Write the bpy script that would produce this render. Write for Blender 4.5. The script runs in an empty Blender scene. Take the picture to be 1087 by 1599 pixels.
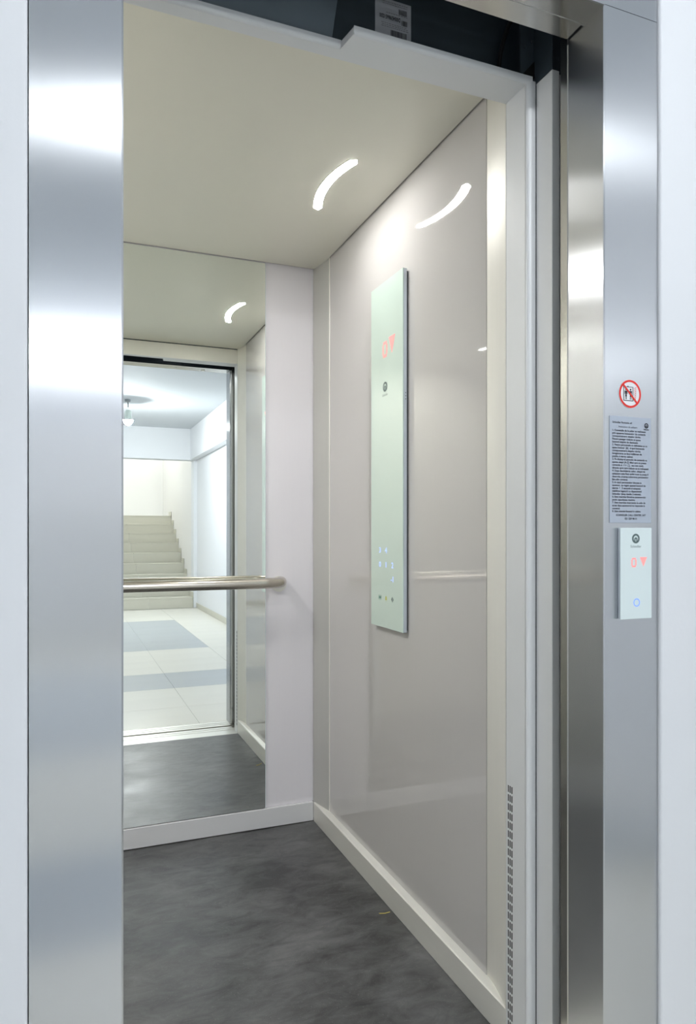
import bpy, bmesh, math, random
from mathutils import Vector, Matrix
random.seed(4)
S = bpy.context.scene
COL = S.collection

# ------------------------------------------------------------------ camera, world, exposure
EYE = 1.117
cam = bpy.data.cameras.new('camera')
cam_o = bpy.data.objects.new('camera', cam)
COL.objects.link(cam_o)
cam_o.location = (0, 0, EYE)
cam_o.rotation_euler = (math.pi / 2, 0, -math.radians(21.87))
cam.lens = 24.92
cam.sensor_width = 36
cam.shift_y = 0.0203
cam.clip_start = 0.02
S.camera = cam_o

w = bpy.data.worlds.new('world')
S.world = w
w.use_nodes = True
w.node_tree.nodes['Background'].inputs[0].default_value = (0.02, 0.02, 0.022, 1)
w.node_tree.nodes['Background'].inputs[1].default_value = 1.0

S.view_settings.view_transform = 'Standard'
S.view_settings.look = 'None'
S.view_settings.gamma = 1
S.view_settings.use_curve_mapping = False
S.view_settings.exposure = 0.85

NEAR_LAMP, FAR_LAMP, STAIR_LAMP = 185.0, 760.0, 560.0   # emission of the three bulbs
RIGHT_ARC, LEFT_ARCS = 56.0, 136.0      # emission of the arcs in the lift ceiling; left ones raised to brighten the cabin
HALL_COL = (0.93, 0.965, 1.0)
ARC_COL = (1.0, 0.985, 0.955)

# ------------------------------------------------------------------ materials
def lin(c):
    return tuple(((v / 255) / 12.92 if v / 255 <= 0.04045 else ((v / 255 + 0.055) / 1.055) ** 2.4) for v in c) + (1,)

def mat(name, col, rough=0.5, metal=0.0, spec=0.5, coat=0.0, coat_rough=0.05, aniso=0.0, rot=0.0, coat_ior=1.5,
        noise=0.0, nscale=(4, 4, 4), bump=0.0, bscale=60, rnoise=0.0, ior=None, emit=None, estr=0.0):
    m = bpy.data.materials.new(name)
    m.use_nodes = True
    nt = m.node_tree
    b = nt.nodes['Principled BSDF']
    b.inputs['Base Color'].default_value = col
    b.inputs['Roughness'].default_value = rough
    b.inputs['Metallic'].default_value = metal
    b.inputs['Specular IOR Level'].default_value = spec
    b.inputs['Coat Weight'].default_value = coat
    b.inputs['Coat Roughness'].default_value = coat_rough
    b.inputs['Coat IOR'].default_value = coat_ior
    if ior: b.inputs['IOR'].default_value = ior
    if aniso:
        b.inputs['Anisotropic'].default_value = aniso
        b.inputs['Anisotropic Rotation'].default_value = rot
        t = nt.nodes.new('ShaderNodeTangent'); t.direction_type = 'RADIAL'; t.axis = 'Z'
        nt.links.new(t.outputs[0], b.inputs['Tangent'])
    if noise or rnoise or bump:
        tc = nt.nodes.new('ShaderNodeTexCoord')
        mp = nt.nodes.new('ShaderNodeMapping'); mp.inputs['Scale'].default_value = nscale
        nt.links.new(tc.outputs['Object'], mp.inputs[0])
        n = nt.nodes.new('ShaderNodeTexNoise'); n.inputs['Scale'].default_value = 1; n.inputs['Detail'].default_value = 5
        nt.links.new(mp.outputs[0], n.inputs['Vector'])
        if noise:
            mx = nt.nodes.new('ShaderNodeMix'); mx.data_type = 'RGBA'
            mx.inputs[6].default_value = tuple(v * (1 - noise) for v in col[:3]) + (1,)
            mx.inputs[7].default_value = tuple(min(1, v * (1 + noise)) for v in col[:3]) + (1,)
            nt.links.new(n.outputs[0], mx.inputs[0]); nt.links.new(mx.outputs[2], b.inputs['Base Color'])
        if rnoise:
            mr = nt.nodes.new('ShaderNodeMapRange')
            mr.inputs[1].default_value = 0.3; mr.inputs[2].default_value = 0.7
            mr.inputs[3].default_value = rough * (1 - rnoise); mr.inputs[4].default_value = rough * (1 + rnoise)
            nt.links.new(n.outputs[0], mr.inputs[0]); nt.links.new(mr.outputs[0], b.inputs['Roughness'])
        if bump:
            n2 = nt.nodes.new('ShaderNodeTexNoise'); n2.inputs['Scale'].default_value = bscale; n2.inputs['Detail'].default_value = 3
            nt.links.new(tc.outputs['Object'], n2.inputs['Vector'])
            bp = nt.nodes.new('ShaderNodeBump'); bp.inputs['Strength'].default_value = bump; bp.inputs['Distance'].default_value = 0.002
            nt.links.new(n2.outputs[0], bp.inputs['Height']); nt.links.new(bp.outputs[0], b.inputs['Normal'])
    if emit:
        b.inputs['Emission Color'].default_value = emit
        b.inputs['Emission Strength'].default_value = estr
    return m

M = {}
M['plaster'] = mat('white_plaster', (0.80, 0.815, 0.84, 1), 0.75, bump=0.12, bscale=90)
M['plaster_ceiling'] = mat('white_ceiling_paint', (0.64, 0.67, 0.70, 1), 0.8, bump=0.1, bscale=70)
M['stair_plaster'] = mat('stairwell_plaster', (0.84, 0.83, 0.81, 1), 0.8)
M['steel'] = mat('brushed_steel', (0.62, 0.635, 0.655, 1), 0.24, 1.0, aniso=1.0, rot=0.0, rnoise=0.03, nscale=(500, 500, 2))
M['steel_return'] = mat('brushed_steel_return', (0.55, 0.54, 0.51, 1), 0.2, 1.0, rnoise=0.1, nscale=(220, 220, 3))
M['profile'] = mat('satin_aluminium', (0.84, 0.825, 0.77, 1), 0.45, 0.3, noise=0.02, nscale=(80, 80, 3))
M['profile_shaded'] = mat('satin_aluminium_shaded', (0.56, 0.56, 0.53, 1), 0.45, 0.3, noise=0.02, nscale=(80, 80, 3))  # front column's aluminium, darkened to put its dimmer reflection into the colour
M['skirt'] = mat('satin_aluminium_skirting', (0.82, 0.81, 0.76, 1), 0.42, 0.3, noise=0.02, nscale=(6, 6, 60))
M['skirt_back'] = mat('silver_painted_skirting', (0.74, 0.745, 0.76, 1), 0.45, 0.1)
M['silver_paint'] = mat('silver_painted_steel', (0.76, 0.775, 0.785, 1), 0.45, 0.1)
M['laminate'] = mat('grey_gloss_laminate', (0.58, 0.565, 0.555, 1), 0.5, 0.0, 0.0, coat=1.0, coat_rough=0.03, coat_ior=1.7, noise=0.02, nscale=(900, 900, 6))
M['laminate_back'] = mat('pale_lilac_laminate', (0.78, 0.76, 0.80, 1), 0.5, 0.0, 0.3, coat=0.4, coat_rough=0.25, noise=0.02, nscale=(900, 900, 6))
M['ceiling'] = mat('satin_ceiling_panel', (0.76, 0.745, 0.655, 1), 0.42, 0.1, noise=0.05, nscale=(3, 1.2, 3), rnoise=0.12)
M['black'] = mat('black_gap', (0.012, 0.012, 0.012, 1), 0.8)
M['dark_steel'] = mat('dark_blue_grey_steel', (0.075, 0.100, 0.120, 1), 0.4, 0.3, noise=0.15, nscale=(9, 9, 9))
M['rubber'] = mat('black_rubber', (0.01, 0.01, 0.01, 1), 0.5)
M['chrome'] = mat('chrome', (0.8, 0.8, 0.8, 1), 0.15, 1.0)
M['rail'] = mat('brushed_rail', (0.60, 0.56, 0.50, 1), 0.24, 1.0, rnoise=0.1, nscale=(3, 300, 300))
M['alu'] = mat('sill_aluminium', (0.72, 0.71, 0.66, 1), 0.38, 0.7, noise=0.03, nscale=(4, 60, 4))
M['white_glass'] = mat('mint_white_glass', (0.66, 0.80, 0.73, 1), 0.25, 0, 0.5, coat=1.0, coat_rough=0.02)
M['call_glass'] = mat('pale_glass', (0.76, 0.86, 0.86, 1), 0.25, 0, 0.5, coat=1.0, coat_rough=0.02)
M['housing'] = mat('panel_housing', (0.60, 0.65, 0.70, 1), 0.4, 0.4)
M['print_grey'] = mat('print_grey', (0.10, 0.15, 0.15, 1), 0.4)
M['print_black'] = mat('print_black', (0.02, 0.02, 0.03, 1), 0.5)
M['print_faint'] = mat('print_faint', (0.27, 0.27, 0.30, 1), 0.5)
M['red'] = mat('sign_red', (0.80, 0.03, 0.02, 1), 0.4)
M['white'] = mat('sign_white', (0.85, 0.85, 0.87, 1), 0.4)
M['plate'] = mat('silver_plate', (0.47, 0.52, 0.60, 1), 0.42, 0.2)
M['sticker'] = mat('sticker_paper', (0.60, 0.62, 0.66, 1), 0.6)
M['red_led'] = mat('red_led', (0.80, 0.36, 0.35, 1), 0.4, emit=(1, 0.18, 0.16, 1), estr=0.35)
M['blue_led'] = mat('blue_led', (0.36, 0.46, 0.90, 1), 0.4, emit=(0.3, 0.45, 1, 1), estr=0.7)
M['blue_ring'] = mat('blue_ring', (0.15, 0.3, 0.8, 1), 0.4, emit=(0.12, 0.3, 1, 1), estr=0.4)
M['green_icon'] = mat('icon_green', (0.10, 0.28, 0.22, 1), 0.5)
M['yellow_icon'] = mat('icon_yellow', (0.50, 0.52, 0.08, 1), 0.5)
M['straw'] = mat('straw', (0.60, 0.50, 0.12, 1), 0.6)
M['arc'] = mat('lit_diffuser', (1, 1, 1, 1), 0.4, emit=ARC_COL + (1,), estr=RIGHT_ARC)
M['arc_left'] = mat('lit_diffuser_left', (1, 1, 1, 1), 0.4, emit=ARC_COL + (1,), estr=LEFT_ARCS)
M['lamp_plastic'] = mat('lamp_white_plastic', (0.68, 0.76, 0.72, 1), 0.5)
M['lamp_grey'] = mat('lamp_grey_metal', (0.30, 0.33, 0.35, 1), 0.4, 0.4)
M['tile_light'] = mat('pale_beige_tile', (0.76, 0.745, 0.68, 1), 0.30, 0, 0.45, noise=0.05, nscale=(1.2, 6, 2))
M['tile_dark'] = mat('blue_grey_tile', (0.45, 0.485, 0.51, 1), 0.30, 0, 0.45, noise=0.06, nscale=(1.2, 6, 2))
M['tile_stair'] = mat('beige_stair_tile', (0.60, 0.585, 0.505, 1), 0.4, 0, 0.4, noise=0.06, nscale=(3, 3, 8))
M['grout'] = mat('pale_grout', (0.80, 0.80, 0.76, 1), 0.8)

# the worn dark floor of the lift
def floor_mat():
    m = bpy.data.materials.new('dark_vinyl_floor'); m.use_nodes = True
    nt = m.node_tree; b = nt.nodes['Principled BSDF']; L = nt.links
    tc = nt.nodes.new('ShaderNodeTexCoord')
    def noise(sc, rz, detail, rough, dist):
        mp = nt.nodes.new('ShaderNodeMapping'); mp.inputs['Scale'].default_value = sc; mp.inputs['Rotation'].default_value = (0, 0, rz)
        L.new(tc.outputs['Object'], mp.inputs[0])
        n = nt.nodes.new('ShaderNodeTexNoise'); n.inputs['Scale'].default_value = 1.0; n.inputs['Detail'].default_value = detail
        n.inputs['Roughness'].default_value = rough; n.inputs['Distortion'].default_value = dist
        L.new(mp.outputs[0], n.inputs['Vector']); return n
    n = noise((3.2, 4.2, 1), 0.3, 4, 0.6, 0.3)
    n3 = noise((10, 22, 1), 0.5, 9, 0.72, 0.8)
    av = nt.nodes.new('ShaderNodeMix'); av.data_type = 'FLOAT'; av.inputs[0].default_value = 0.45
    L.new(n.outputs[0], av.inputs[2]); L.new(n3.outputs[0], av.inputs[3])
    cr = nt.nodes.new('ShaderNodeValToRGB')
    cr.color_ramp.elements[0].position = 0.40; cr.color_ramp.elements[0].color = (0.030, 0.030, 0.031, 1)
    cr.color_ramp.elements[1].position = 0.66; cr.color_ramp.elements[1].color = (0.145, 0.147, 0.148, 1)
    L.new(av.outputs[0], cr.inputs[0])
    f = nt.nodes.new('ShaderNodeTexNoise'); f.inputs['Scale'].default_value = 420; f.inputs['Detail'].default_value = 1
    L.new(tc.outputs['Object'], f.inputs['Vector'])
    cf = nt.nodes.new('ShaderNodeValToRGB')
    cf.color_ramp.elements[0].position = 0.70; cf.color_ramp.elements[0].color = (0, 0, 0, 1)
    cf.color_ramp.elements[1].position = 0.78; cf.color_ramp.elements[1].color = (0.5, 0.5, 0.5, 1)
    L.new(f.outputs[0], cf.inputs[0])
    mx = nt.nodes.new('ShaderNodeMix'); mx.data_type = 'RGBA'; mx.inputs[7].default_value = (0.35, 0.35, 0.34, 1)
    L.new(cf.outputs[0], mx.inputs[0]); L.new(cr.outputs[0], mx.inputs[6]); L.new(mx.outputs[2], b.inputs['Base Color'])
    mr = nt.nodes.new('ShaderNodeMapRange'); mr.inputs[1].default_value = 0.3; mr.inputs[2].default_value = 0.7
    mr.inputs[3].default_value = 0.30; mr.inputs[4].default_value = 0.48
    L.new(n.outputs[0], mr.inputs[0]); L.new(mr.outputs[0], b.inputs['Roughness'])
    bp = nt.nodes.new('ShaderNodeBump'); bp.inputs['Strength'].default_value = 0.15; bp.inputs['Distance'].default_value = 0.001
    L.new(f.outputs[0], bp.inputs['Height']); L.new(bp.outputs[0], b.inputs['Normal'])
    return m
M['floor'] = floor_mat()

def mirror_mat():
    m = bpy.data.materials.new('mirror_silver'); m.use_nodes = True
    b = m.node_tree.nodes['Principled BSDF']
    b.inputs['Base Color'].default_value = (0.90, 0.93, 0.89, 1)
    b.inputs['Metallic'].default_value = 1; b.inputs['Roughness'].default_value = 0.0
    return m
M['mirror'] = mirror_mat()

# ------------------------------------------------------------------ mesh helpers
def tag(o, label=None, cat=None, group=None, kind=None):
    if label: o['label'] = label
    if cat: o['category'] = cat
    if group: o['group'] = group
    if kind: o['kind'] = kind
    return o

def empty(name, loc=(0, 0, 0)):
    o = bpy.data.objects.new(name, None); COL.objects.link(o)
    o.location = loc; o.empty_display_size = 0.05
    return o

class MB:
    """collects geometry in world coordinates; build() links ONE mesh object"""
    def __init__(s):
        s.bm = bmesh.new()
    def box(s, x0, x1, y0, y1, z0, z1, bev=0.0, seg=1):
        ms = bmesh.ops.create_cube(s.bm, size=1.0)['verts']
        for v in ms:
            v.co = Vector(((x0 + x1) / 2 + v.co.x * (x1 - x0), (y0 + y1) / 2 + v.co.y * (y1 - y0), (z0 + z1) / 2 + v.co.z * (z1 - z0)))
        if bev:
            es = list({e for v in ms for e in v.link_edges})
            bmesh.ops.bevel(s.bm, geom=es, offset=bev, segments=seg, affect='EDGES', profile=0.5)
        return s
    def poly(s, pts):
        s.bm.faces.new([s.bm.verts.new(p) for p in pts]); return s
    def sheet(s, prof, z0, z1, t=0.0015, left=True):
        """vertical sheet: an XY polyline with thickness, swept from z0 to z1"""
        n = len(prof); P = [Vector(p) for p in prof]; off = []
        for i in range(n):
            a = P[i] - P[i - 1] if i else P[1] - P[0]
            b = P[i + 1] - P[i] if i < n - 1 else P[-1] - P[-2]
            na = Vector((-a.y, a.x)).normalized(); nb = Vector((-b.y, b.x)).normalized()
            m = (na + nb); m = m / max(0.3, m.length_squared / 2) if m.length > 1e-6 else na
            off.append(P[i] + m * t * (1 if left else -1))
        ring = P + off[::-1]
        lo = [s.bm.verts.new((p.x, p.y, z0)) for p in ring]; hi = [s.bm.verts.new((p.x, p.y, z1)) for p in ring]
        k = len(ring)
        for i in range(k):
            j = (i + 1) % k
            s.bm.faces.new((lo[i], lo[j], hi[j], hi[i]))
        for i in range(n - 1):
            s.bm.faces.new((lo[i], lo[k - 1 - i], lo[k - 2 - i], lo[i + 1]))
            s.bm.faces.new((hi[i], hi[i + 1], hi[k - 2 - i], hi[k - 1 - i]))
        return s
    def prism(s, pts, axis, a0, a1):
        """closed 2D outline extruded along an axis. axis x: pts=(y,z); y: (x,z); z: (x,y)"""
        def f(p, a):
            return (a, p[0], p[1]) if axis == 'x' else (p[0], a, p[1]) if axis == 'y' else (p[0], p[1], a)
        lo = [s.bm.verts.new(f(p, a0)) for p in pts]; hi = [s.bm.verts.new(f(p, a1)) for p in pts]
        k = len(pts)
        for i in range(k):
            j = (i + 1) % k
            s.bm.faces.new((lo[i], lo[j], hi[j], hi[i]))
        s.bm.faces.new(lo[::-1]); s.bm.faces.new(hi)
        return s
    def tube(s, pts, r, seg=20, cap=True, radii=None):
        P = [Vector(p) for p in pts]; rings = []
        up = Vector((0, 0, 1))
        for i, p in enumerate(P):
            d = (P[min(i + 1, len(P) - 1)] - P[max(i - 1, 0)]).normalized()
            a = d.cross(up)
            if a.length < 1e-3: a = d.cross(Vector((0, 1, 0)))
            a.normalize(); b = a.cross(d)
            rr = radii[i] if radii else r
            rings.append([s.bm.verts.new(p + (a * math.cos(2 * math.pi * k / seg) + b * math.sin(2 * math.pi * k / seg)) * rr) for k in range(seg)])
        for i in range(len(P) - 1):
            for k in range(seg):
                j = (k + 1) % seg
                s.bm.faces.new((rings[i][k], rings[i][j], rings[i + 1][j], rings[i + 1][k]))
        if cap:
            s.bm.faces.new(rings[0][::-1]); s.bm.faces.new(rings[-1])
        return s
    def lathe(s, c, prof, seg=28):
        """profile (r, z) turned about the vertical through c"""
        rings = []
        for r, z in prof:
            rings.append([s.bm.verts.new((c[0] + r * math.cos(2 * math.pi * k / seg), c[1] + r * math.sin(2 * math.pi * k / seg), c[2] + z)) for k in range(seg)])
        for i in range(len(rings) - 1):
            for k in range(seg):
                j = (k + 1) % seg
                s.bm.faces.new((rings[i][k], rings[i][j], rings[i + 1][j], rings[i + 1][k]))
        s.bm.faces.new(rings[0][::-1]); s.bm.faces.new(rings[-1])
        return s
    def flat(s, polys, o, ux, uy, t=0.0003):
        """2D polygons (u, v) laid as thin flat print on the plane at o with axes ux, uy"""
        o, ux, uy = Vector(o), Vector(ux), Vector(uy); n = ux.cross(uy)
        for pl in polys:
            lo = [s.bm.verts.new(o + ux * u + uy * v) for u, v in pl]
            hi = [s.bm.verts.new(o + ux * u + uy * v + n * t) for u, v in pl]
            k = len(pl)
            s.bm.faces.new(hi)
            for i in range(k):
                j = (i + 1) % k
                s.bm.faces.new((lo[i], lo[j], hi[j], hi[i]))
        return s
    def text(s, body, o, ux, uy, size, align='LEFT', bold=0.0, xs=1.0, line=1.0):
        cu = bpy.data.curves.new('lettering', 'FONT'); cu.body = body; cu.size = size
        cu.align_x = align; cu.align_y = 'TOP_BASELINE'; cu.offset = bold; cu.space_line = line
        cu.resolution_u = 2; cu.fill_mode = 'FRONT'
        ob = bpy.data.objects.new('lettering', cu); COL.objects.link(ob)
        dg = bpy.context.evaluated_depsgraph_get()
        me = bpy.data.meshes.new_from_object(ob.evaluated_get(dg))
        o, ux, uy = Vector(o), Vector(ux), Vector(uy)
        for v in me.vertices:
            v.co = o + ux * v.co.x * xs + uy * v.co.y
        s.bm.from_mesh(me)
        bpy.data.objects.remove(ob); bpy.data.curves.remove(cu); bpy.data.meshes.remove(me)
        return s
    def build(s, name, m, parent=None, smooth=False, kind=None, label=None, origin=None, recalc=True):
        if recalc: bmesh.ops.recalc_face_normals(s.bm, faces=s.bm.faces)
        me = bpy.data.meshes.new(name)
        vs = [v.co for v in s.bm.verts]
        if origin is None:
            lo = Vector([min(v[i] for v in vs) for i in range(3)]); hi = Vector([max(v[i] for v in vs) for i in range(3)])
            origin = Vector(((lo.x + hi.x) / 2, (lo.y + hi.y) / 2, lo.z))
        origin = Vector(origin)
        for v in s.bm.verts: v.co = v.co - origin
        s.bm.to_mesh(me); s.bm.free()
        me.materials.append(m)
        if smooth:
            for p in me.polygons: p.use_smooth = True
            me.set_sharp_from_angle(angle=math.radians(35))
        ob = bpy.data.objects.new(name, me); COL.objects.link(ob)
        ob.location = origin
        if parent:
            ob.parent = parent
            pw = Vector((0, 0, 0)); q = parent
            while q: pw += q.location; q = q.parent
            ob.location = origin - pw
        if kind: ob['kind'] = kind
        if label: ob['label'] = label
        return ob

def ring(r0, r1, n=32, a0=0, a1=2 * math.pi, cx=0, cy=0):
    out = []
    for i in range(n):
        a = a0 + (a1 - a0) * i / n; b = a0 + (a1 - a0) * (i + 1) / n
        out.append([(cx + r0 * math.cos(a), cy + r0 * math.sin(a)), (cx + r1 * math.cos(a), cy + r1 * math.sin(a)),
                    (cx + r1 * math.cos(b), cy + r1 * math.sin(b)), (cx + r0 * math.cos(b), cy + r0 * math.sin(b))])
    return out
def disc(r, n=32, cx=0, cy=0):
    return [[(cx + r * math.cos(2 * math.pi * i / n), cy + r * math.sin(2 * math.pi * i / n)) for i in range(n)]]
def stroke(x0, y0, x1, y1, w):
    d = Vector((x1 - x0, y1 - y0)).normalized(); n = Vector((-d.y, d.x)) * w / 2
    return [(x0 + n.x, y0 + n.y), (x0 - n.x, y0 - n.y), (x1 - n.x, y1 - n.y), (x1 + n.x, y1 + n.y)]

# ------------------------------------------------------------------ dimensions
XR, XL = 0.922, -0.620          # lift side wall faces
JX, JL = 0.900, 0.080           # opening edges
YF, YB = 1.312, 2.612           # front and back inner planes of the lift
CEIL = 2.140
CH = 2.057                      # lift doorway soffit
LH = 2.068                      # landing doorway soffit
FY = 1.012                      # landing frame face
WY = 1.004                      # landing wall face
HX0, HX1 = -1.50, 1.85          # hall side walls
HY = -5.45                      # foot of the stairs
HC = 2.66                       # hall ceiling

# ------------------------------------------------------------------ hall shell
f = MB().box(HX0 - .1, HX1 + .1, HY - .3, 1.028, -0.12, -0.003).build('floor', M['grout'], kind='structure')
TS, G = 0.58, 0.0028
xs = [0.74 + TS * k for k in range(-4, 3)]
ys = [1.028, 0.59, 0.01] + [0.01 - TS * k for k in range(1, 10)] + [HY + .02]
ys = [y for y in ys if y >= HY + .015]
for i in range(len(xs) - 1):
    for j in range(len(ys) - 1):
        x0, x1 = max(xs[i], HX0), min(xs[i + 1], HX1 - .001)
        if x1 - x0 < .02: continue
        y1, y0 = ys[j], ys[j + 1]
        dark = (abs(y1 - 0.01) < .01) or (y1 < -1.70 and y0 > -4.10 and x1 < 1.35)
        MB().box(x0 + G / 2, x1 - G / 2, y0 + G / 2, y1 - G / 2, -0.0035, 0, bev=0.0005).build('tile', M['tile_dark' if dark else 'tile_light'], f)

MB().box(HX0 - .1, HX1 + .1, HY - .3, 1.2, HC, HC + .12).build('ceiling', M['plaster_ceiling'], kind='structure')
MB().box(HX0 - .15, HX0, HY - .3, 1.2, 0, HC).build('wall_left', M['plaster'], kind='structure')
wr = MB().box(HX1, HX1 + .15, HY - .3, 1.2, 0, HC).build('wall_right', M['plaster'], kind='structure')
MB().box(HX1 - .10, HX1 - .0005, HY + .001, WY - .002, 2.20, HC - .001, bev=.003).build('ledge', M['plaster'], wr)
# wall around the lift doorway, with a plastered reveal lip at the frame
we = empty('wall_entrance', (0, WY, 0)); we['kind'] = 'structure'
MB().box(HX0 - .1, -0.0435, WY, WY + .10, 0, HC, bev=.004, seg=2).build('plaster_panel', M['plaster'], we)
MB().box(1.0290, HX1 + .1, WY, WY + .10, 0, HC, bev=.004, seg=2).build('plaster_panel', M['plaster'], we)
MB().box(-0.0435, 1.0290, WY, WY + .10, LH + .122, HC, bev=.003).build('plaster_panel', M['plaster'], we)
# far wall: beam above the stair opening, solid part left of the stairs
MB().box(0.30, HX1 + .1, HY - .22, HY, 2.20, HC).build('beam', M['plaster'], kind='structure')
MB().box(HX0 - .1, 0.30, HY - .22, HY, 0, HC).build('wall_far', M['plaster'], kind='structure')
MB().box(1.80, HX1 + .1, HY - .22, HY, 0, 2.20, bev=.004).build('wall_pillar', M['plaster'], kind='structure')
for nm, b in (('baseboard_right', (HX1 - .012, HX1 - .0005, HY + .001, WY - .001, 0, .075)),
              ('baseboard_left', (HX0 + .0005, HX0 + .012, HY + .001, WY - .001, 0, .075)),
              ('baseboard_far', (HX0 + .013, .299, HY + .0005, HY + .012, 0, .075))):
    MB().box(*b, bev=.002).build(nm, M['tile_stair'], kind='structure')

# ------------------------------------------------------------------ stairs
NR, RISE, RUN = 9, 0.158, 0.29
SX0, SX1 = 0.30, 1.80
st = tag(empty('staircase', (1.05, HY - .01, 0)), 'beige tiled staircase rising between white walls at the far end of the hall', 'staircase')
core = MB()
for k in range(NR):
    y1 = HY - .024 - RUN * k
    y0 = y1 - RUN if k < NR - 1 else HY - .024 - RUN * (NR - 1) - 1.15
    core.box(SX0 + .003, SX1 - .003, y0 + .001, y1, 0, RISE * (k + 1) - .013)
core.build('step_core', M['grout'], st)
for k in range(NR):
    yf = HY - .024 - RUN * k
    z0, z1 = RISE * k, RISE * (k + 1)
    off = (0.26 + 0.03 * (k % 2)) if k else 0.22
    cuts = [SX0 + .003, 0.66 + off * .9, 1.30 + (k % 2) * .03, SX1 - .003]
    cuts = [SX0 + .003, 1.09 - .012 * k + .0, SX1 - .003] if k else [SX0 + .003, 1.15, SX1 - .003]
    cuts = [SX0 + .003, 0.60] + cuts[1:]
    for a, b in zip(cuts, cuts[1:]):
        MB().box(a + .0015, b - .0015, yf + .0005, yf + .010, z0 + (.001 if k else .001), z1 - .0125, bev=.001).build('riser_tile', M['tile_stair'], st)
        ye = yf - RUN + .012 if k < NR - 1 else yf - 0.6
        MB().box(a + .0015, b - .0015, ye, yf + .014, z1 - .0125, z1, bev=.0015).build('tread_tile', M['tile_stair'], st)
    # stepped skirting tile against the right wall
    MB().box(SX1 - .0125, SX1 - .0035, yf - RUN + .016, yf + .012, z1 + .0005, z1 + .075, bev=.001).build('skirting_tile', M['tile_stair'], st)
SYB = HY - .024 - RUN * (NR - 1) - 1.15
MB().box(SX1, SX1 + .12, SYB - .1, HY - .22, 0, 4.3).build('wall_stair_right', M['stair_plaster'], kind='structure')
MB().box(SX0 - .12, SX0, SYB - .1, HY - .22, 0, 4.3).build('wall_stair_left', M['stair_plaster'], kind='structure')
MB().box(SX0 - .12, SX1 + .12, SYB - .2, SYB - .001, 0, 4.3).build('wall_stair_end', M['stair_plaster'], kind='structure')
MB().box(SX0 - .12, SX1 + .12, SYB - .2, HY - .22, 4.3, 4.4).build('ceiling_stair', M['stair_plaster'], kind='structure')
MB().box(SX0 - .12, SX1 + .12, HY - .34, HY - .2205, HC + .125, 4.3).build('wall_stair_front', M['stair_plaster'], kind='structure')

# ------------------------------------------------------------------ hall lamps
def hall_lamp(x, y, label, strength, zc=HC, drop=0.24):
    root = tag(empty('hanging_lamp', (x, y, zc)), label, 'lamp', 'hanging bulb lamps of the hall')
    MB().lathe((x, y, zc), [(.012, -.030), (.030, -.028), (.034, -.0005)]).build('ceiling_cap', M['lamp_grey'], root, smooth=True)
    MB().tube([(x, y, zc - .030), (x + .004, y, zc - .05), (x + .004, y, zc - .09)], .007, 10).build('stem', M['lamp_grey'], root, smooth=True)
    MB().lathe((x + .004, y, zc - drop), [(.064, 0), (.060, .008), (.038, .020), (.035, .10), (.020, .118), (.012, .120)]).build('lamp_holder', M['lamp_plastic'], root, smooth=True)
    MB().lathe((x + .004, y, zc - drop - .060), [(.006, 0), (.020, .004), (.036, .018), (.050, .038), (.058, .0595)]).build('bulb', mat('lit_bulb', (1, 1, 1, 1), 0.4, emit=HALL_COL + (1,), estr=strength), root, smooth=True)
    return root
hall_lamp(.70, -.13, 'bare bulb lamp hanging from the hall ceiling just outside the lift doorway', NEAR_LAMP)
hall_lamp(.690, -3.35, 'bare bulb lamp hanging near the staircase, seen at the left edge of the mirror', FAR_LAMP)
hall_lamp(1.05, -7.4, 'bare bulb lamp hanging above the top of the stairs', STAIR_LAMP, 4.3, 0.3)

# ------------------------------------------------------------------ landing door frame (brushed steel)
d1 = empty('door_1', (.49, FY, 0)); d1['kind'] = 'structure'
MB().sheet([(1.0275, FY + .09), (1.0275, FY), (JX + .0045, FY), (JX + .0025, FY + .002), (JX + .0025, 1.109), (JX + .014, 1.109)], .0005, LH + .001, .0022, left=False).build('jamb_face', M['steel'], d1)
MB().sheet([(-.042, FY + .09), (-.042, FY), (JL - .0065, FY), (JL - .004, FY + .002), (JL - .004, 1.109), (JL - .016, 1.109)], .0005, LH + .001, .0022).build('jamb_face', M['steel'], d1)
MB().box(-.042, 1.0275, FY, FY + .003, LH, LH + .12).build('header_face', M['steel'], d1)
MB().box(JL - .004, JX + .0025, FY + .003, 1.066, LH, LH + .0022).build('soffit', M['steel_return'], d1)
MB().box(JL - .004, JX - .001, 1.0685, 1.109, LH - .001, LH + .0015).box(JL - .004, JX + .0025, 1.066, 1.0685, LH - .0012, LH + .001).build('soffit_lip', M['steel_return'], d1)
MB().lathe((.757, 1.046, LH - .0035), [(.010, 0), (.0115, .001), (.0115, .0035)]).build('soffit_plug', M['profile'], d1, smooth=True)
MB().lathe((.60, 1.05, LH - .0025), [(.005, 0), (.006, .0008), (.006, .0025)], 16).build('soffit_plug', M['chrome'], d1, smooth=True)
sl = MB().box(JL - .06, JX + .10, 1.030, 1.135, -.05, -.008)
for a, b in ((1.030, 1.066), (1.072, 1.098), (1.104, 1.135)):
    sl.box(JL - .06, JX + .10, a, b, -.0075, .0, bev=.0008)
sl.build('sill', M['alu'], d1)
# landing door leaves, slid away to the right
MB().sheet([(JX + .14, 1.114), (JX + .0065, 1.114), (JX + .005, 1.1155), (JX + .005, 1.135), (JX + .02, 1.136)], .006, LH + .02, .0012, left=False).build('door_leaf', M['steel_return'], d1)
MB().box(JX + .055, JX + .30, 1.142, 1.165, .006, LH + .02, bev=.002).build('door_leaf', M['steel_return'], d1)

# ------------------------------------------------------------------ lift car doorway (silver painted)
d2 = empty('door_2', (.49, 1.27, 0)); d2['kind'] = 'structure'
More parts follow.
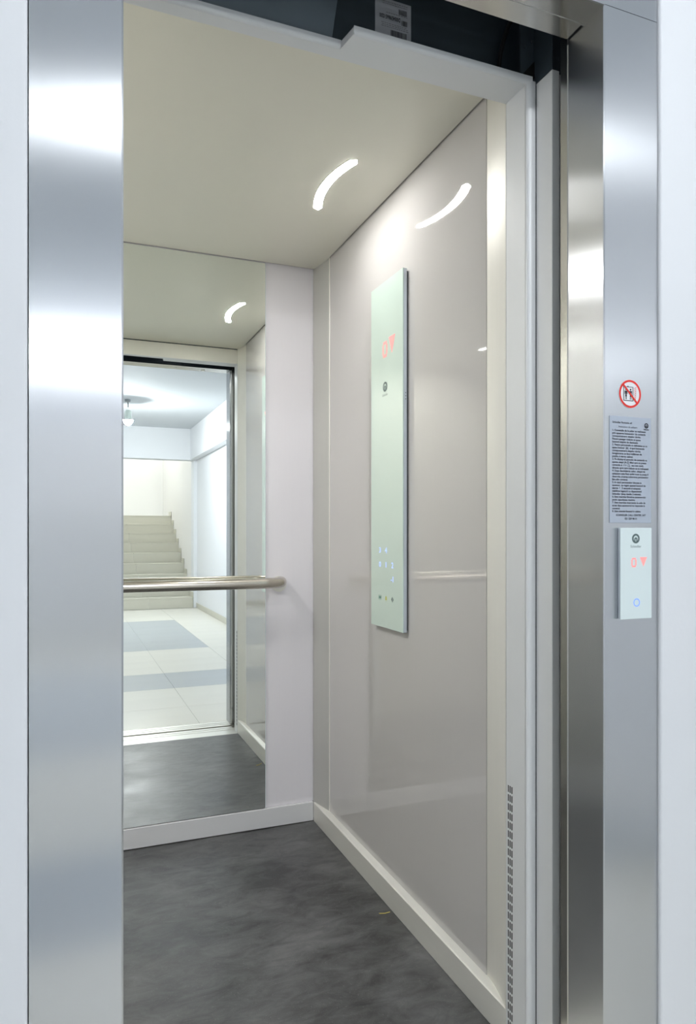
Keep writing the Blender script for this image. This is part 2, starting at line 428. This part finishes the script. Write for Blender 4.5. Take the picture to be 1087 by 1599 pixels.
# slotted jamb : sheet in the plane x = JX with three columns of real slots
SLZ0, PITCH, SLN, SLH = .040, .0197, 27, .0150
cols = [1.3035, 1.2970, 1.2905]; sw = .0037
ymin, ymax = 1.2415, YF
m = MB(); bm = m.bm
yc = [ymin] + sorted([c - sw / 2 for c in cols] + [c + sw / 2 for c in cols]) + [ymax]
zc_ = [0.0005]
for k in range(SLN): zc_ += [SLZ0 + PITCH * k, SLZ0 + PITCH * k + SLH]
zc_.append(CH)
G_ = [[bm.verts.new((JX, y, z)) for z in zc_] for y in yc]
for i in range(len(yc) - 1):
    for j in range(len(zc_) - 1):
        if i % 2 == 1 and j % 2 == 1: continue
        bm.faces.new((G_[i][j], G_[i][j + 1], G_[i + 1][j + 1], G_[i + 1][j]))
jamb = m.build('jamb_panel', M['silver_paint'], d2, recalc=False)
MB().box(JX + .002, JX + .004, 1.2760, 1.3100, 0.001, .62).build('slot_backing', M['black'], jamb)
arc = [(JX + .0125 - .0125 * math.cos(t), 1.2415 - .0085 * math.sin(t)) for t in [math.pi / 2 * i / 6 for i in range(7)]]
MB().sheet([(JX, 1.2425)] + arc + [(JX + .019, 1.2335)], .0005, CH + .006, .0012).build('jamb_edge', M['silver_paint'], d2, smooth=True)
MB().sheet([(JL, YF), (JL, 1.2425), (JL - .004, 1.236), (JL - .0125, 1.233), (JL - .02, 1.2335)], .0005, CH, .0015, left=False).build('jamb_panel', M['silver_paint'], d2)
# header: soffit with a notch at x = .50, front lip rolled up, inner face
hd = MB()
hd.prism([(JL, YF + .0015), (JL, 1.285), (.499, 1.285), (.507, 1.2385), (JX + .001, 1.2385), (JX + .001, YF + .0015)], 'z', CH, CH + .002)
hd.build('header_soffit', M['silver_paint'], d2)
def lip(x0, x1, y):
    p = [(y + .0005, CH), (y - .003, CH + .0012), (y - .0055, CH + .004), (y - .0065, CH + .008), (y - .0065, CH + .014), (y - .005, CH + .014), (y - .005, CH + .008), (y - .0035, CH + .005), (y + .0005, CH + .002)]
    return MB().prism(p, 'x', x0, x1)
lip(.507, JX + .011, 1.2385).build('header_lip', M['silver_paint'], d2, smooth=True)
lip(JL, .499, 1.285).build('header_lip', M['silver_paint'], d2, smooth=True)
MB().poly([(.4985, 1.2850, CH + .013), (.4985, 1.2850, CH), (.5075, 1.2330, CH), (.5075, 1.2330, CH + .013)]).poly([(.4985, 1.2862, CH + .013), (.5085, 1.2342, CH + .013), (.5085, 1.2342, CH), (.4985, 1.2862, CH)]).build('header_notch', M['silver_paint'], d2)
MB().box(JL - .2, XR, YF, YF + .0014, CH + .0022, CEIL - .004).build('header_face', M['profile'], d2)
# car door leaves behind the jamb
MB().box(JX + .020, JX + .0385, 1.180, 1.2325, .006, 2.058, bev=.001).build('door_leaf', M['silver_paint'], d2)
MB().box(JX + .0390, JX + .36, 1.188, 1.2200, .006, 2.058, bev=.001).build('door_leaf', M['silver_paint'], d2)
MB().tube([(JX + .0195, 1.205, .078), (JX + .014, 1.205, .078)], .0055, 14).tube([(JX + .0142, 1.205, .078), (JX + .011, 1.205, .078)], .003, 12).build('door_bolt', M['rubber'], d2)
sl = MB().box(JL - .06, JX + .10, 1.160, 1.3165, -.05, -.008)
for a, b in ((1.160, 1.186), (1.192, 1.224), (1.230, 1.3165)):
    sl.box(JL - .06, JX + .0, a, b, -.0075, .0, bev=.0008)
sl.build('sill', M['alu'], d2)

# ------------------------------------------------------------------ lift car shell
MB().box(XL - .03, XR + .04, 1.3175, YB + .03, -.03, 0).build('floor_lift', M['floor'], kind='structure')
MB().box(XL + .004, XR - .004, YF + .0035, YB - .008, CEIL, CEIL + .012, bev=.001).build('ceiling_lift', M['ceiling'], kind='structure')
MB().box(XL - .06, XR + .06, YF - .02, YB + .06, CEIL + .09, CEIL + .11).build('ceiling_roof', M['black'], kind='structure')
# right wall: laminate panel between two shaped aluminium columns
wr2 = empty('wall_lift_right', (XR, 1.95, 0)); wr2['kind'] = 'structure'
MB().box(XR, XR + .03, 1.424, 2.478, .076, CEIL + .085).build('laminate_panel', M['laminate'], wr2)
MB().box(XR - .003, XR + .001, 2.4765, 2.4815, .077, CEIL + .002, bev=.0008).build('edge_strip', M['profile'], wr2)
pc = [(XR + .0005, 1.4225)]
for i in range(1, 13):
    t = i / 12
    pc.append((XR + .0005 - (XR - JX - .0005) * (t ** 1.6), 1.4225 - .106 * t))
pc.append((JX, YF + .002))
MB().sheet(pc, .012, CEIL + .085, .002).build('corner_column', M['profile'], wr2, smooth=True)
MB().sheet([(JX + .001, YB - .004), (XR - .001, 2.4825), (XR + .006, 2.4822)], .012, CEIL + .085, .002, left=True).build('corner_column', M['profile_shaded'], wr2)
# left wall, mirror image, out of the photograph's sight
wl2 = empty('wall_lift_left', (XL, 1.95, 0)); wl2['kind'] = 'structure'
MB().box(XL - .03, XL, 1.424, 2.478, .076, CEIL + .085).build('laminate_panel', M['laminate'], wl2)
MB().sheet([(XL, 1.4225), (XL + .022, YF + .002)], .012, CEIL + .085, .002, left=False).build('corner_column', M['profile'], wl2)
MB().sheet([(XL + .022, YB - .004), (XL, 2.4825)], .012, CEIL + .085, .002, left=False).build('corner_column', M['profile'], wl2)
MB().box(XL + .02, JL + .0, YF, YF + .0015, .012, CEIL + .085).build('front_return', M['profile'], wl2)
# back wall
wb = empty('wall_lift_back', (.36, YB, 0)); wb['kind'] = 'structure'
MB().box(XL + .0, XR + .03, YB, YB + .03, .074, CEIL + .085).build('laminate_panel', M['laminate_back'], wb)

# skirtings
def skirt_side(name, x0, dx, m):
    """face at x0, top slopes back to the wall by dx"""
    b = MB()
    b.prism([(x0, .0015), (x0, .0715), (x0 + dx * .12, .0742), (x0 + dx, .0785), (x0 + dx, .0015)], 'y', YF + .003, YB - .013)
    return b.build(name, m, kind='structure')
skirt_side('baseboard_lift_right', JX, .0225, M['skirt'])
skirt_side('baseboard_lift_left', XL + .0225, -.0225, M['skirt'])
MB().box(XL + .024, JX - .0005, 2.600, YB, .0025, .0742, bev=.0012).build('baseboard_lift_back', M['skirt_back'], kind='structure')

# ------------------------------------------------------------------ mirror
mi = tag(empty('mirror', (.33, YB, .076)), 'tall frameless wall mirror behind the handrail on the back wall of the lift', 'mirror')
MB().box(XL + .03, .7085, 2.6055, 2.6108, .0765, CEIL - .003).build('glass_back', M['black'], mi)
MB().box(XL + .0302, .7083, 2.6050, 2.6054, .0767, CEIL - .0032).build('mirror_glass', M['mirror'], mi)
MB().box(.7085, .7098, 2.6046, 2.6110, .0765, CEIL - .003).build('glass_edge', M['call_glass'], mi, label='pale green polished glass edge')

# ------------------------------------------------------------------ handrail
hr = tag(empty('handrail', (.30, 2.53, .93)), 'round brushed steel handrail running across the mirror in the lift', 'handrail')
RZ, RY, RR = .932, 2.520, .0195
pts = [(-.40, RY, RZ), (.68, RY, RZ), (.705, RY + .002, RZ), (.727, RY + .010, RZ), (.746, RY + .024, RZ), (.758, RY + .042, RZ), (.765, RY + .062, RZ), (.768, YB - .006, RZ)]
MB().tube(pts, RR, 28).build('rail', M['rail'], hr, smooth=True)
MB().tube([(.762, YB - .007, RZ - .010), (.762, YB - .0005, RZ - .010)], .0300, 28).build('wall_flange', M['alu'], hr, smooth=True)
MB().tube([(-.30, RY + .012, RZ), (-.30, YB - .0075, RZ)], .008, 14).build('bracket', M['rail'], hr, smooth=True)

# ------------------------------------------------------------------ ceiling arcs
def ceiling_arc(cx, s, label, m):
    """arc of a ring of radius R bowing away from the near side wall; cx: x of the bow's outermost point"""
    Y0, R = 1.956, .43
    half = math.asin(.160 / R)
    zc = CEIL
    root = tag(empty('ceiling_light', (cx, Y0, zc)), label, 'ceiling light', 'curved light slots in the lift ceiling')
    N = 24
    def strip(hw, ext, z0, z1):
        b = MB(); lo = []; n2 = N
        L, Rr = [], []
        for i in range(n2 + 1):
            t = -half - ext + 2 * (half + ext) * i / n2
            u = i / n2
            e = min(u, 1 - u) * 2 * (half + ext) * R
            wdt = hw * math.sqrt(max(0.02, 1 - max(0, 1 - e / hw) ** 2))
            for lst, rad in ((L, R - wdt), (Rr, R + wdt)):
                lst.append((cx + s * (R - rad * math.cos(t)), Y0 + rad * math.sin(t)))
        b.prism(L + Rr[::-1], 'z', z0, z1)
        return b
    strip(.0130, 0, zc - .0012, zc - .0004).build('diffuser', m, root)
    strip(.0150, .004, zc - .0007, zc - .0003).build('trim', M['profile'], root)
    return root
ceiling_arc(.716, 1, 'glowing curved light slot in the lift ceiling beside the right wall', M['arc'])
ceiling_arc(-.414, -1, 'glowing curved light slot in the lift ceiling beside the left wall', M['arc_left'])
ceiling_arc(-.345, 1, 'added curved light slot in the lift ceiling, out of view, second from the left wall', M['arc_left'])  # added slot, out of view, for more light in the cabin

# ------------------------------------------------------------------ car operating panel
cp = tag(empty('control_panel', (.912, 1.94, .829)), 'tall mint glass lift control panel with red floor display on the right wall', 'control panel')
PX, PY0, PY1, PZ0, PZ1 = .9034, 1.829, 2.054, .829, 1.8790
MB().box(PX + .0032, XR - .0045, PY0 + .0005, PY1 - .0005, PZ0 + .0005, PZ1 - .0005, bev=.001).build('housing', M['housing'], cp)
MB().box(XR - .0045, XR - .0002, PY0 + .006, PY1 - .004, PZ0 + .006, PZ1 - .006).build('mounting_plate', M['black'], cp)
gl = MB().box(PX, PX + .0032, PY0, PY1, PZ0, PZ1, bev=.0009).build('glass_front', M['white_glass'], cp)
UX, UZ = (0, -1, 0), (0, 0, 1)
def on_cop(y, z): return (PX - .0002, y, z)
def logo(b, o, ux, uy, r, t=.0002):
    b.flat(ring(r * .62, r, 40), o, ux, uy, t)
    q = r * .66
    # figure inside the ring: a pointed block with a slot cut up its middle, standing on the ring's foot
    b.flat([[(-q * .60, -q * .80), (-q * .18, -q), (-q * .18, -q * .15), (-q * .60, q * .05)], [(q * .18, -q), (q * .60, -q * .80), (q * .60, q * .05), (q * .18, -q * .15)],
            [(-q * .60, q * .05), (-q * .18, -q * .15), (q * .18, -q * .15), (q * .60, q * .05), (0, q * .45)]], o, ux, uy, t)
    return b
b = MB(); logo(b, on_cop(1.949, 1.559), UX, UZ, .0150)
b.text('Schindler', on_cop(1.949, 1.531), UX, UZ, .0105, 'CENTER').build('logo', M['print_grey'], cp)
def led_zero(b, o, ux, uy, w_, h, t):
    a, c = w_ / 2, h / 2
    return b.flat([stroke(-a, -c + t, -a, c - t, t), stroke(a, -c + t, a, c - t, t), stroke(-a, c - t / 2, a, c - t / 2, t), stroke(-a, -c + t / 2, a, -c + t / 2, t)], o, ux, uy, .0001)
b = MB(); led_zero(b, on_cop(1.950, 1.672), UX, UZ, .026, .048, .009)
b.flat([[(-.022, .026), (.022, .026), (0, -.026)][::-1]], on_cop(1.901, 1.676), UX, UZ, .0001).build('floor_display', M['red_led'], cp, label='red floor number 0 with a down arrow')
for s_, y, z in (('3', 1.986, 1.064), ('4', 1.942, 1.064), ('0', 1.986, 1.0205), ('1', 1.942, 1.0205), ('2', 1.8975, 1.0205), ('-1', 1.8975, .979)):
    MB().text(s_, on_cop(y, z - .008), UX, UZ, .0235, 'CENTER', bold=.0002, xs=1.15).build('floor_button', M['blue_led'], cp, label='blue lit number ' + s_)
# three symbols: door close, alarm bell, door open
c_ = .0085
MB().flat([[(-c_, c_), (-c_, -c_), (-c_ * .15, 0)], [(c_, c_), (c_ * .15, 0), (c_, -c_)], stroke(0, -c_, 0, c_, .0012)], on_cop(1.986, .919), UX, UZ, .0001).build('symbol_button', M['green_icon'], cp, label='green door close symbol')
bell = [(-.006, -.005), (.006, -.005), (.005, -.002), (.0045, .004), (.002, .007), (-.002, .007), (-.0045, .004), (-.005, -.002)]
MB().flat([bell], on_cop(1.942, .919), UX, UZ, .0001).flat(disc(.0016, 12, 0, -.0075), on_cop(1.942, .919), UX, UZ, .0001).build('symbol_button', M['yellow_icon'], cp, label='yellow alarm bell symbol')
MB().flat([[(-.0015, .0085), (-.0085, 0), (-.0015, -.0085)], [(.0015, .0085), (.0015, -.0085), (.0085, 0)]], on_cop(1.8975, .919), UX, UZ, .0001).build('symbol_button', M['print_grey'], cp, label='grey door open symbol')
for k in range(3):
    MB().tube([(.9130 , PY0 + .0004, 1.520 - k * .009), (.9130, PY0 - .0001, 1.520 - k * .009)], .0012, 10).build('speaker_hole', M['print_black'], cp)

# ------------------------------------------------------------------ landing call panel, sign and plate (on the frame face)
FX, FZ = (1, 0, 0), (0, 0, 1)
lp = tag(empty('call_panel', (.9686, FY, .960)), 'small pale glass lift call panel with red display and blue ring button', 'call panel')
MB().box(.9335, 1.0040, FY - .0060, FY - .0003, .9612, 1.1250, bev=.0008).build('housing', M['housing'], lp)
MB().box(.9320, 1.0052, FY - .0095, FY - .0060, .9600, 1.1262, bev=.0008).build('glass_front', M['call_glass'], lp)
LY = FY - .0097
b = MB(); logo(b, (.9670, LY, 1.1065), FX, FZ, .0088)
b.text('Schindler', (.9670, LY, 1.0900), FX, FZ, .0068, 'CENTER').build('logo', M['print_grey'], lp)
b = MB(); led_zero(b, (.9625, LY, 1.0630), FX, FZ, .0090, .0170, .0030)
b.flat([[(-.0085, .0085), (.0085, .0085), (0, -.0085)][::-1]], (.9850, LY, 1.0640), FX, FZ, .0001).build('floor_display', M['red_led'], lp, label='red floor number 0 with a down arrow')
MB().flat(ring(.0058, .0074, 36), (.9690, LY, .9900), FX, FZ, .0002).build('ring_button', M['blue_ring'], lp, label='blue lit ring')

SYP = FY - .0012
sg = tag(empty('prohibition_sign', (.9620, FY, 1.3455)), 'round red and white sticker forbidding use of the lift during a fire', 'sign')
MB().flat(disc(.0262, 48), (.9620, SYP + .0009, 1.3710), FX, FZ, .0004).build('backing', M['white'], sg)
MB().flat(ring(.0218, .0256, 48), (.9620, SYP + .0004, 1.3710), FX, FZ, .0003).build('red_border', M['red'], sg)
pic = []
for a in (stroke(-.0150, -.0125, -.0150, .0125, .0013), stroke(.0065, -.0125, .0065, .0125, .0011), stroke(-.0155, .0125, .0070, .0125, .0009), stroke(-.0155, -.0125, .0070, -.0125, .0011)): pic.append(a)
pic.append([(-.0065, .0128), (-.0035, .0128), (-.0050, .0150)])
for cx, w_ in ((-.0095, 1.0), (.0010, .9)):
    pic += disc(.0017, 12, cx, .0078)
    pic.append([(cx - .0026, .0052), (cx + .0026, .0052), (cx + .0012, -.0015), (cx + .0020 * w_, -.0050), (cx - .0020 * w_, -.0050), (cx - .0012, -.0015)][::-1])
    pic += [stroke(cx - .0030, .0050, cx - .0030, -.0010, .0007), stroke(cx + .0030, .0050, cx + .0030, -.0010, .0007)]
    pic += [stroke(cx - .0009, -.0050, cx - .0012, -.0105, .0008), stroke(cx + .0009, -.0050, cx + .0012, -.0105, .0008)]
MB().flat(pic, (.9620, SYP + .0003, 1.3710), FX, FZ, .0003).build('pictogram', M['print_black'], sg)
fl = []
for k in range(7):
    z = .0110 - k * .0034
    fl.append(stroke(.0098, z - .0015, .0118, z + .0012, .0006)); fl.append(stroke(.0122, z, .0148 - .0002 * k, z + .0026, .0006))
MB().flat(fl, (.9620, SYP + .0003, 1.3710), FX, FZ, .0003).build('flames', M['red'], sg)
MB().flat([stroke(-.0165, .0165, .0165, -.0165, .0034)], (.9620, SYP - .0001, 1.3710), FX, FZ, .0002).build('red_slash', M['red'], sg)

pl = tag(empty('instruction_plate', (.9632, FY, 1.1350)), 'silver plate of small black printed instructions between the round sign and the call panel', 'plate')
MB().box(.9145, 1.0120, FY - .0012, FY - .0002, 1.1350, 1.3290, bev=.0004).build('plate', M['plate'], pl)
TY = FY - .00145
lines = ['1. Comenzile de la palier se realizeaza', 'prin apasarea butoanelor de comanda', 'corespunzatoare etajelor dorite.', 'Fiecare pasager trebuie sa apese', 'butonul etajului de destinatie.',
 '2. Pentru persoanele cu deficiente se va', 'apasa butonul  [&]  si apoi butoanele', 'corespunzatoare etajelor dorite.', 'Inregistrarea se face indiferent de', 'pozitia si starea cabinei.',
 '3. Pe display-ul panoului de comanda va', 'aparea etajul (A-Z) liftul care va prelua', 'comanda si  < >  [ ],  sau mm cmd),', 'directia spre care trebuie sa va indreptati.',
 '4. Dupa deschiderea usilor, timpul de', 'asteptare este fixat astfel incat sa poata fi', 'deservita urcarea-coborarea persoanelor', 'fara alte comenzi.',
 '5. In cazul persoanelor blocate in', 'ascensor, va rugam apasati butonul de', 'alarma  !   3 secunde si asteptati', 'stabilirea legaturii cu dispeceratul', 'Schindler (timp mediu 2 minute).',
 '6. Este interzisa folosirea ascensorului', 'peste capacitatea maxima.', '7. Este interzisa interventia la usile de', 'acces daca ascensorul nu raspunde la', 'comenzi.', '8. Este interzis fumatul in cabina.']
b = MB()
b.text('Schindler Romania srl', (.9205, TY, 1.3160), FX, FZ, .0048, bold=.0001, xs=1.08)
b.text('Instructiuni de utilizare', (.9345, TY, 1.3085), FX, FZ, .0047, xs=1.0)
z = 1.3015
for ln in lines:
    b.text(ln, (.9200, TY, z), FX, FZ, .0049, bold=.00011, xs=1.04)
    z -= .00525
b.text('SCHINDLER CALL CENTER 24/7', (.9635, TY, 1.1475), FX, FZ, .0050, 'CENTER', bold=.0001)
b.text('021 529 98 01', (.9635, TY, 1.1410), FX, FZ, .0050, 'CENTER', bold=.00012)
logo(b, (1.0000, TY, 1.3145), FX, FZ, .0048)
b.text('Schindler', (1.0000, TY, 1.3065), FX, FZ, .0034, 'CENTER', bold=.00012)
b.build('lettering', M['print_black'], pl)

# ------------------------------------------------------------------ door operator in the dark gap above the doorway
op = tag(empty('door_operator', (.49, 1.295, 2.06)), 'dark steel door mechanism cover in the gap above the lift doorway', 'door mechanism')
MB().box(-.40, 1.20, 1.2950, 1.3000, 2.062, 2.32).build('back_plate', M['dark_steel'], op)
MB().prism([(1.2948, 2.075), (1.2948, 2.200), (1.262, 2.135)], 'x', .10, .485).build('belt_guard', M['dark_steel'], op)
MB().box(.886, .9195, 1.2400, 1.2430, 2.066, 2.30).build('bracket_plate', M['dark_steel'], op)
MB().box(.9200, .9215, 1.1800, 1.2900, 2.0595, 2.30).build('side_plate', M['dark_steel'], op)
MB().prism([(.888, 2.073), (.919, 2.073), (.919, 2.108)], 'y', 1.2370, 1.2398).prism([(.900, 2.0765), (.916, 2.0765), (.916, 2.094)], 'y', 1.2366, 1.2371).build('angle_bracket', M['rubber'], op)
for x, z in ((.8965, 2.1335), (.9130, 2.1480)):
    MB().tube([(x, 1.2400, z), (x, 1.2370, z)], .0035, 6).build('screw', M['chrome'], op)
cpts = []
for i in range(13):
    t = i / 12
    cpts.append((.852 + .034 * t ** 2.2, 1.270, 2.070 + .14 * t))
MB().tube(cpts, .0045, 12).build('cable', M['rubber'], op, smooth=True)
sk = tag(empty('label_sticker', (.618, 1.2947, 2.075)), 'white paper label with barcodes and number stuck upside down in the gap above the doorway', 'label')
MB().box(.578, .658, 1.2942, 1.2949, 2.078, 2.1915).build('paper', M['sticker'], sk)
RX, RZd = (-1, 0, 0), (0, 0, -1)
b = MB(); KY = 1.2940
b.text('D0004598665 0200', (.6335, KY, 2.1590), RX, RZd, .0115, bold=.0003, xs=.50)
def bars(b, x0, x1, z0, z1, n, seed):
    r = random.Random(seed); x = x0
    while x < x1:
        w_ = r.choice((.0004, .0007, .0011)); b.flat([[(0, 0), (w_, 0), (w_, z1 - z0), (0, z1 - z0)]], (x, KY, z0), FX, FZ, .0001); x += w_ + r.choice((.0005, .0008))
bars(b, .6300, .6480, 2.1660, 2.1770, 0, 1); bars(b, .6365, .6480, 2.1455, 2.1560, 0, 2); bars(b, .6120, .6480, 2.1170, 2.1310, 0, 3)
b.build('lettering', M['print_black'], sk)['kind'] = 'stuff'
b = MB(); rr = random.Random(8)
for z in (2.1850, 2.1810, 2.1635, 2.1420, 2.1385, 2.1350):    # print too small to read
    x = .590 + rr.random() * .02
    while x < .648:
        w_ = rr.uniform(.002, .006); b.flat([[(0, 0), (w_, 0), (w_, .0013), (0, .0013)]], (x, KY, z), FX, FZ, .0001); x += w_ + .0012
b.build('small_lettering', M['print_faint'], sk)['kind'] = 'stuff'

# ------------------------------------------------------------------ a bit of straw on the lift floor
MB().tube([(.858, 1.893, .0020), (.874, 1.887, .0022), (.888, 1.882, .0060)], .0011, 6).build('straw', M['straw'])
tag(bpy.data.objects['straw'], 'tiny yellow straw lying on the dark lift floor beside the right skirting', 'debris')
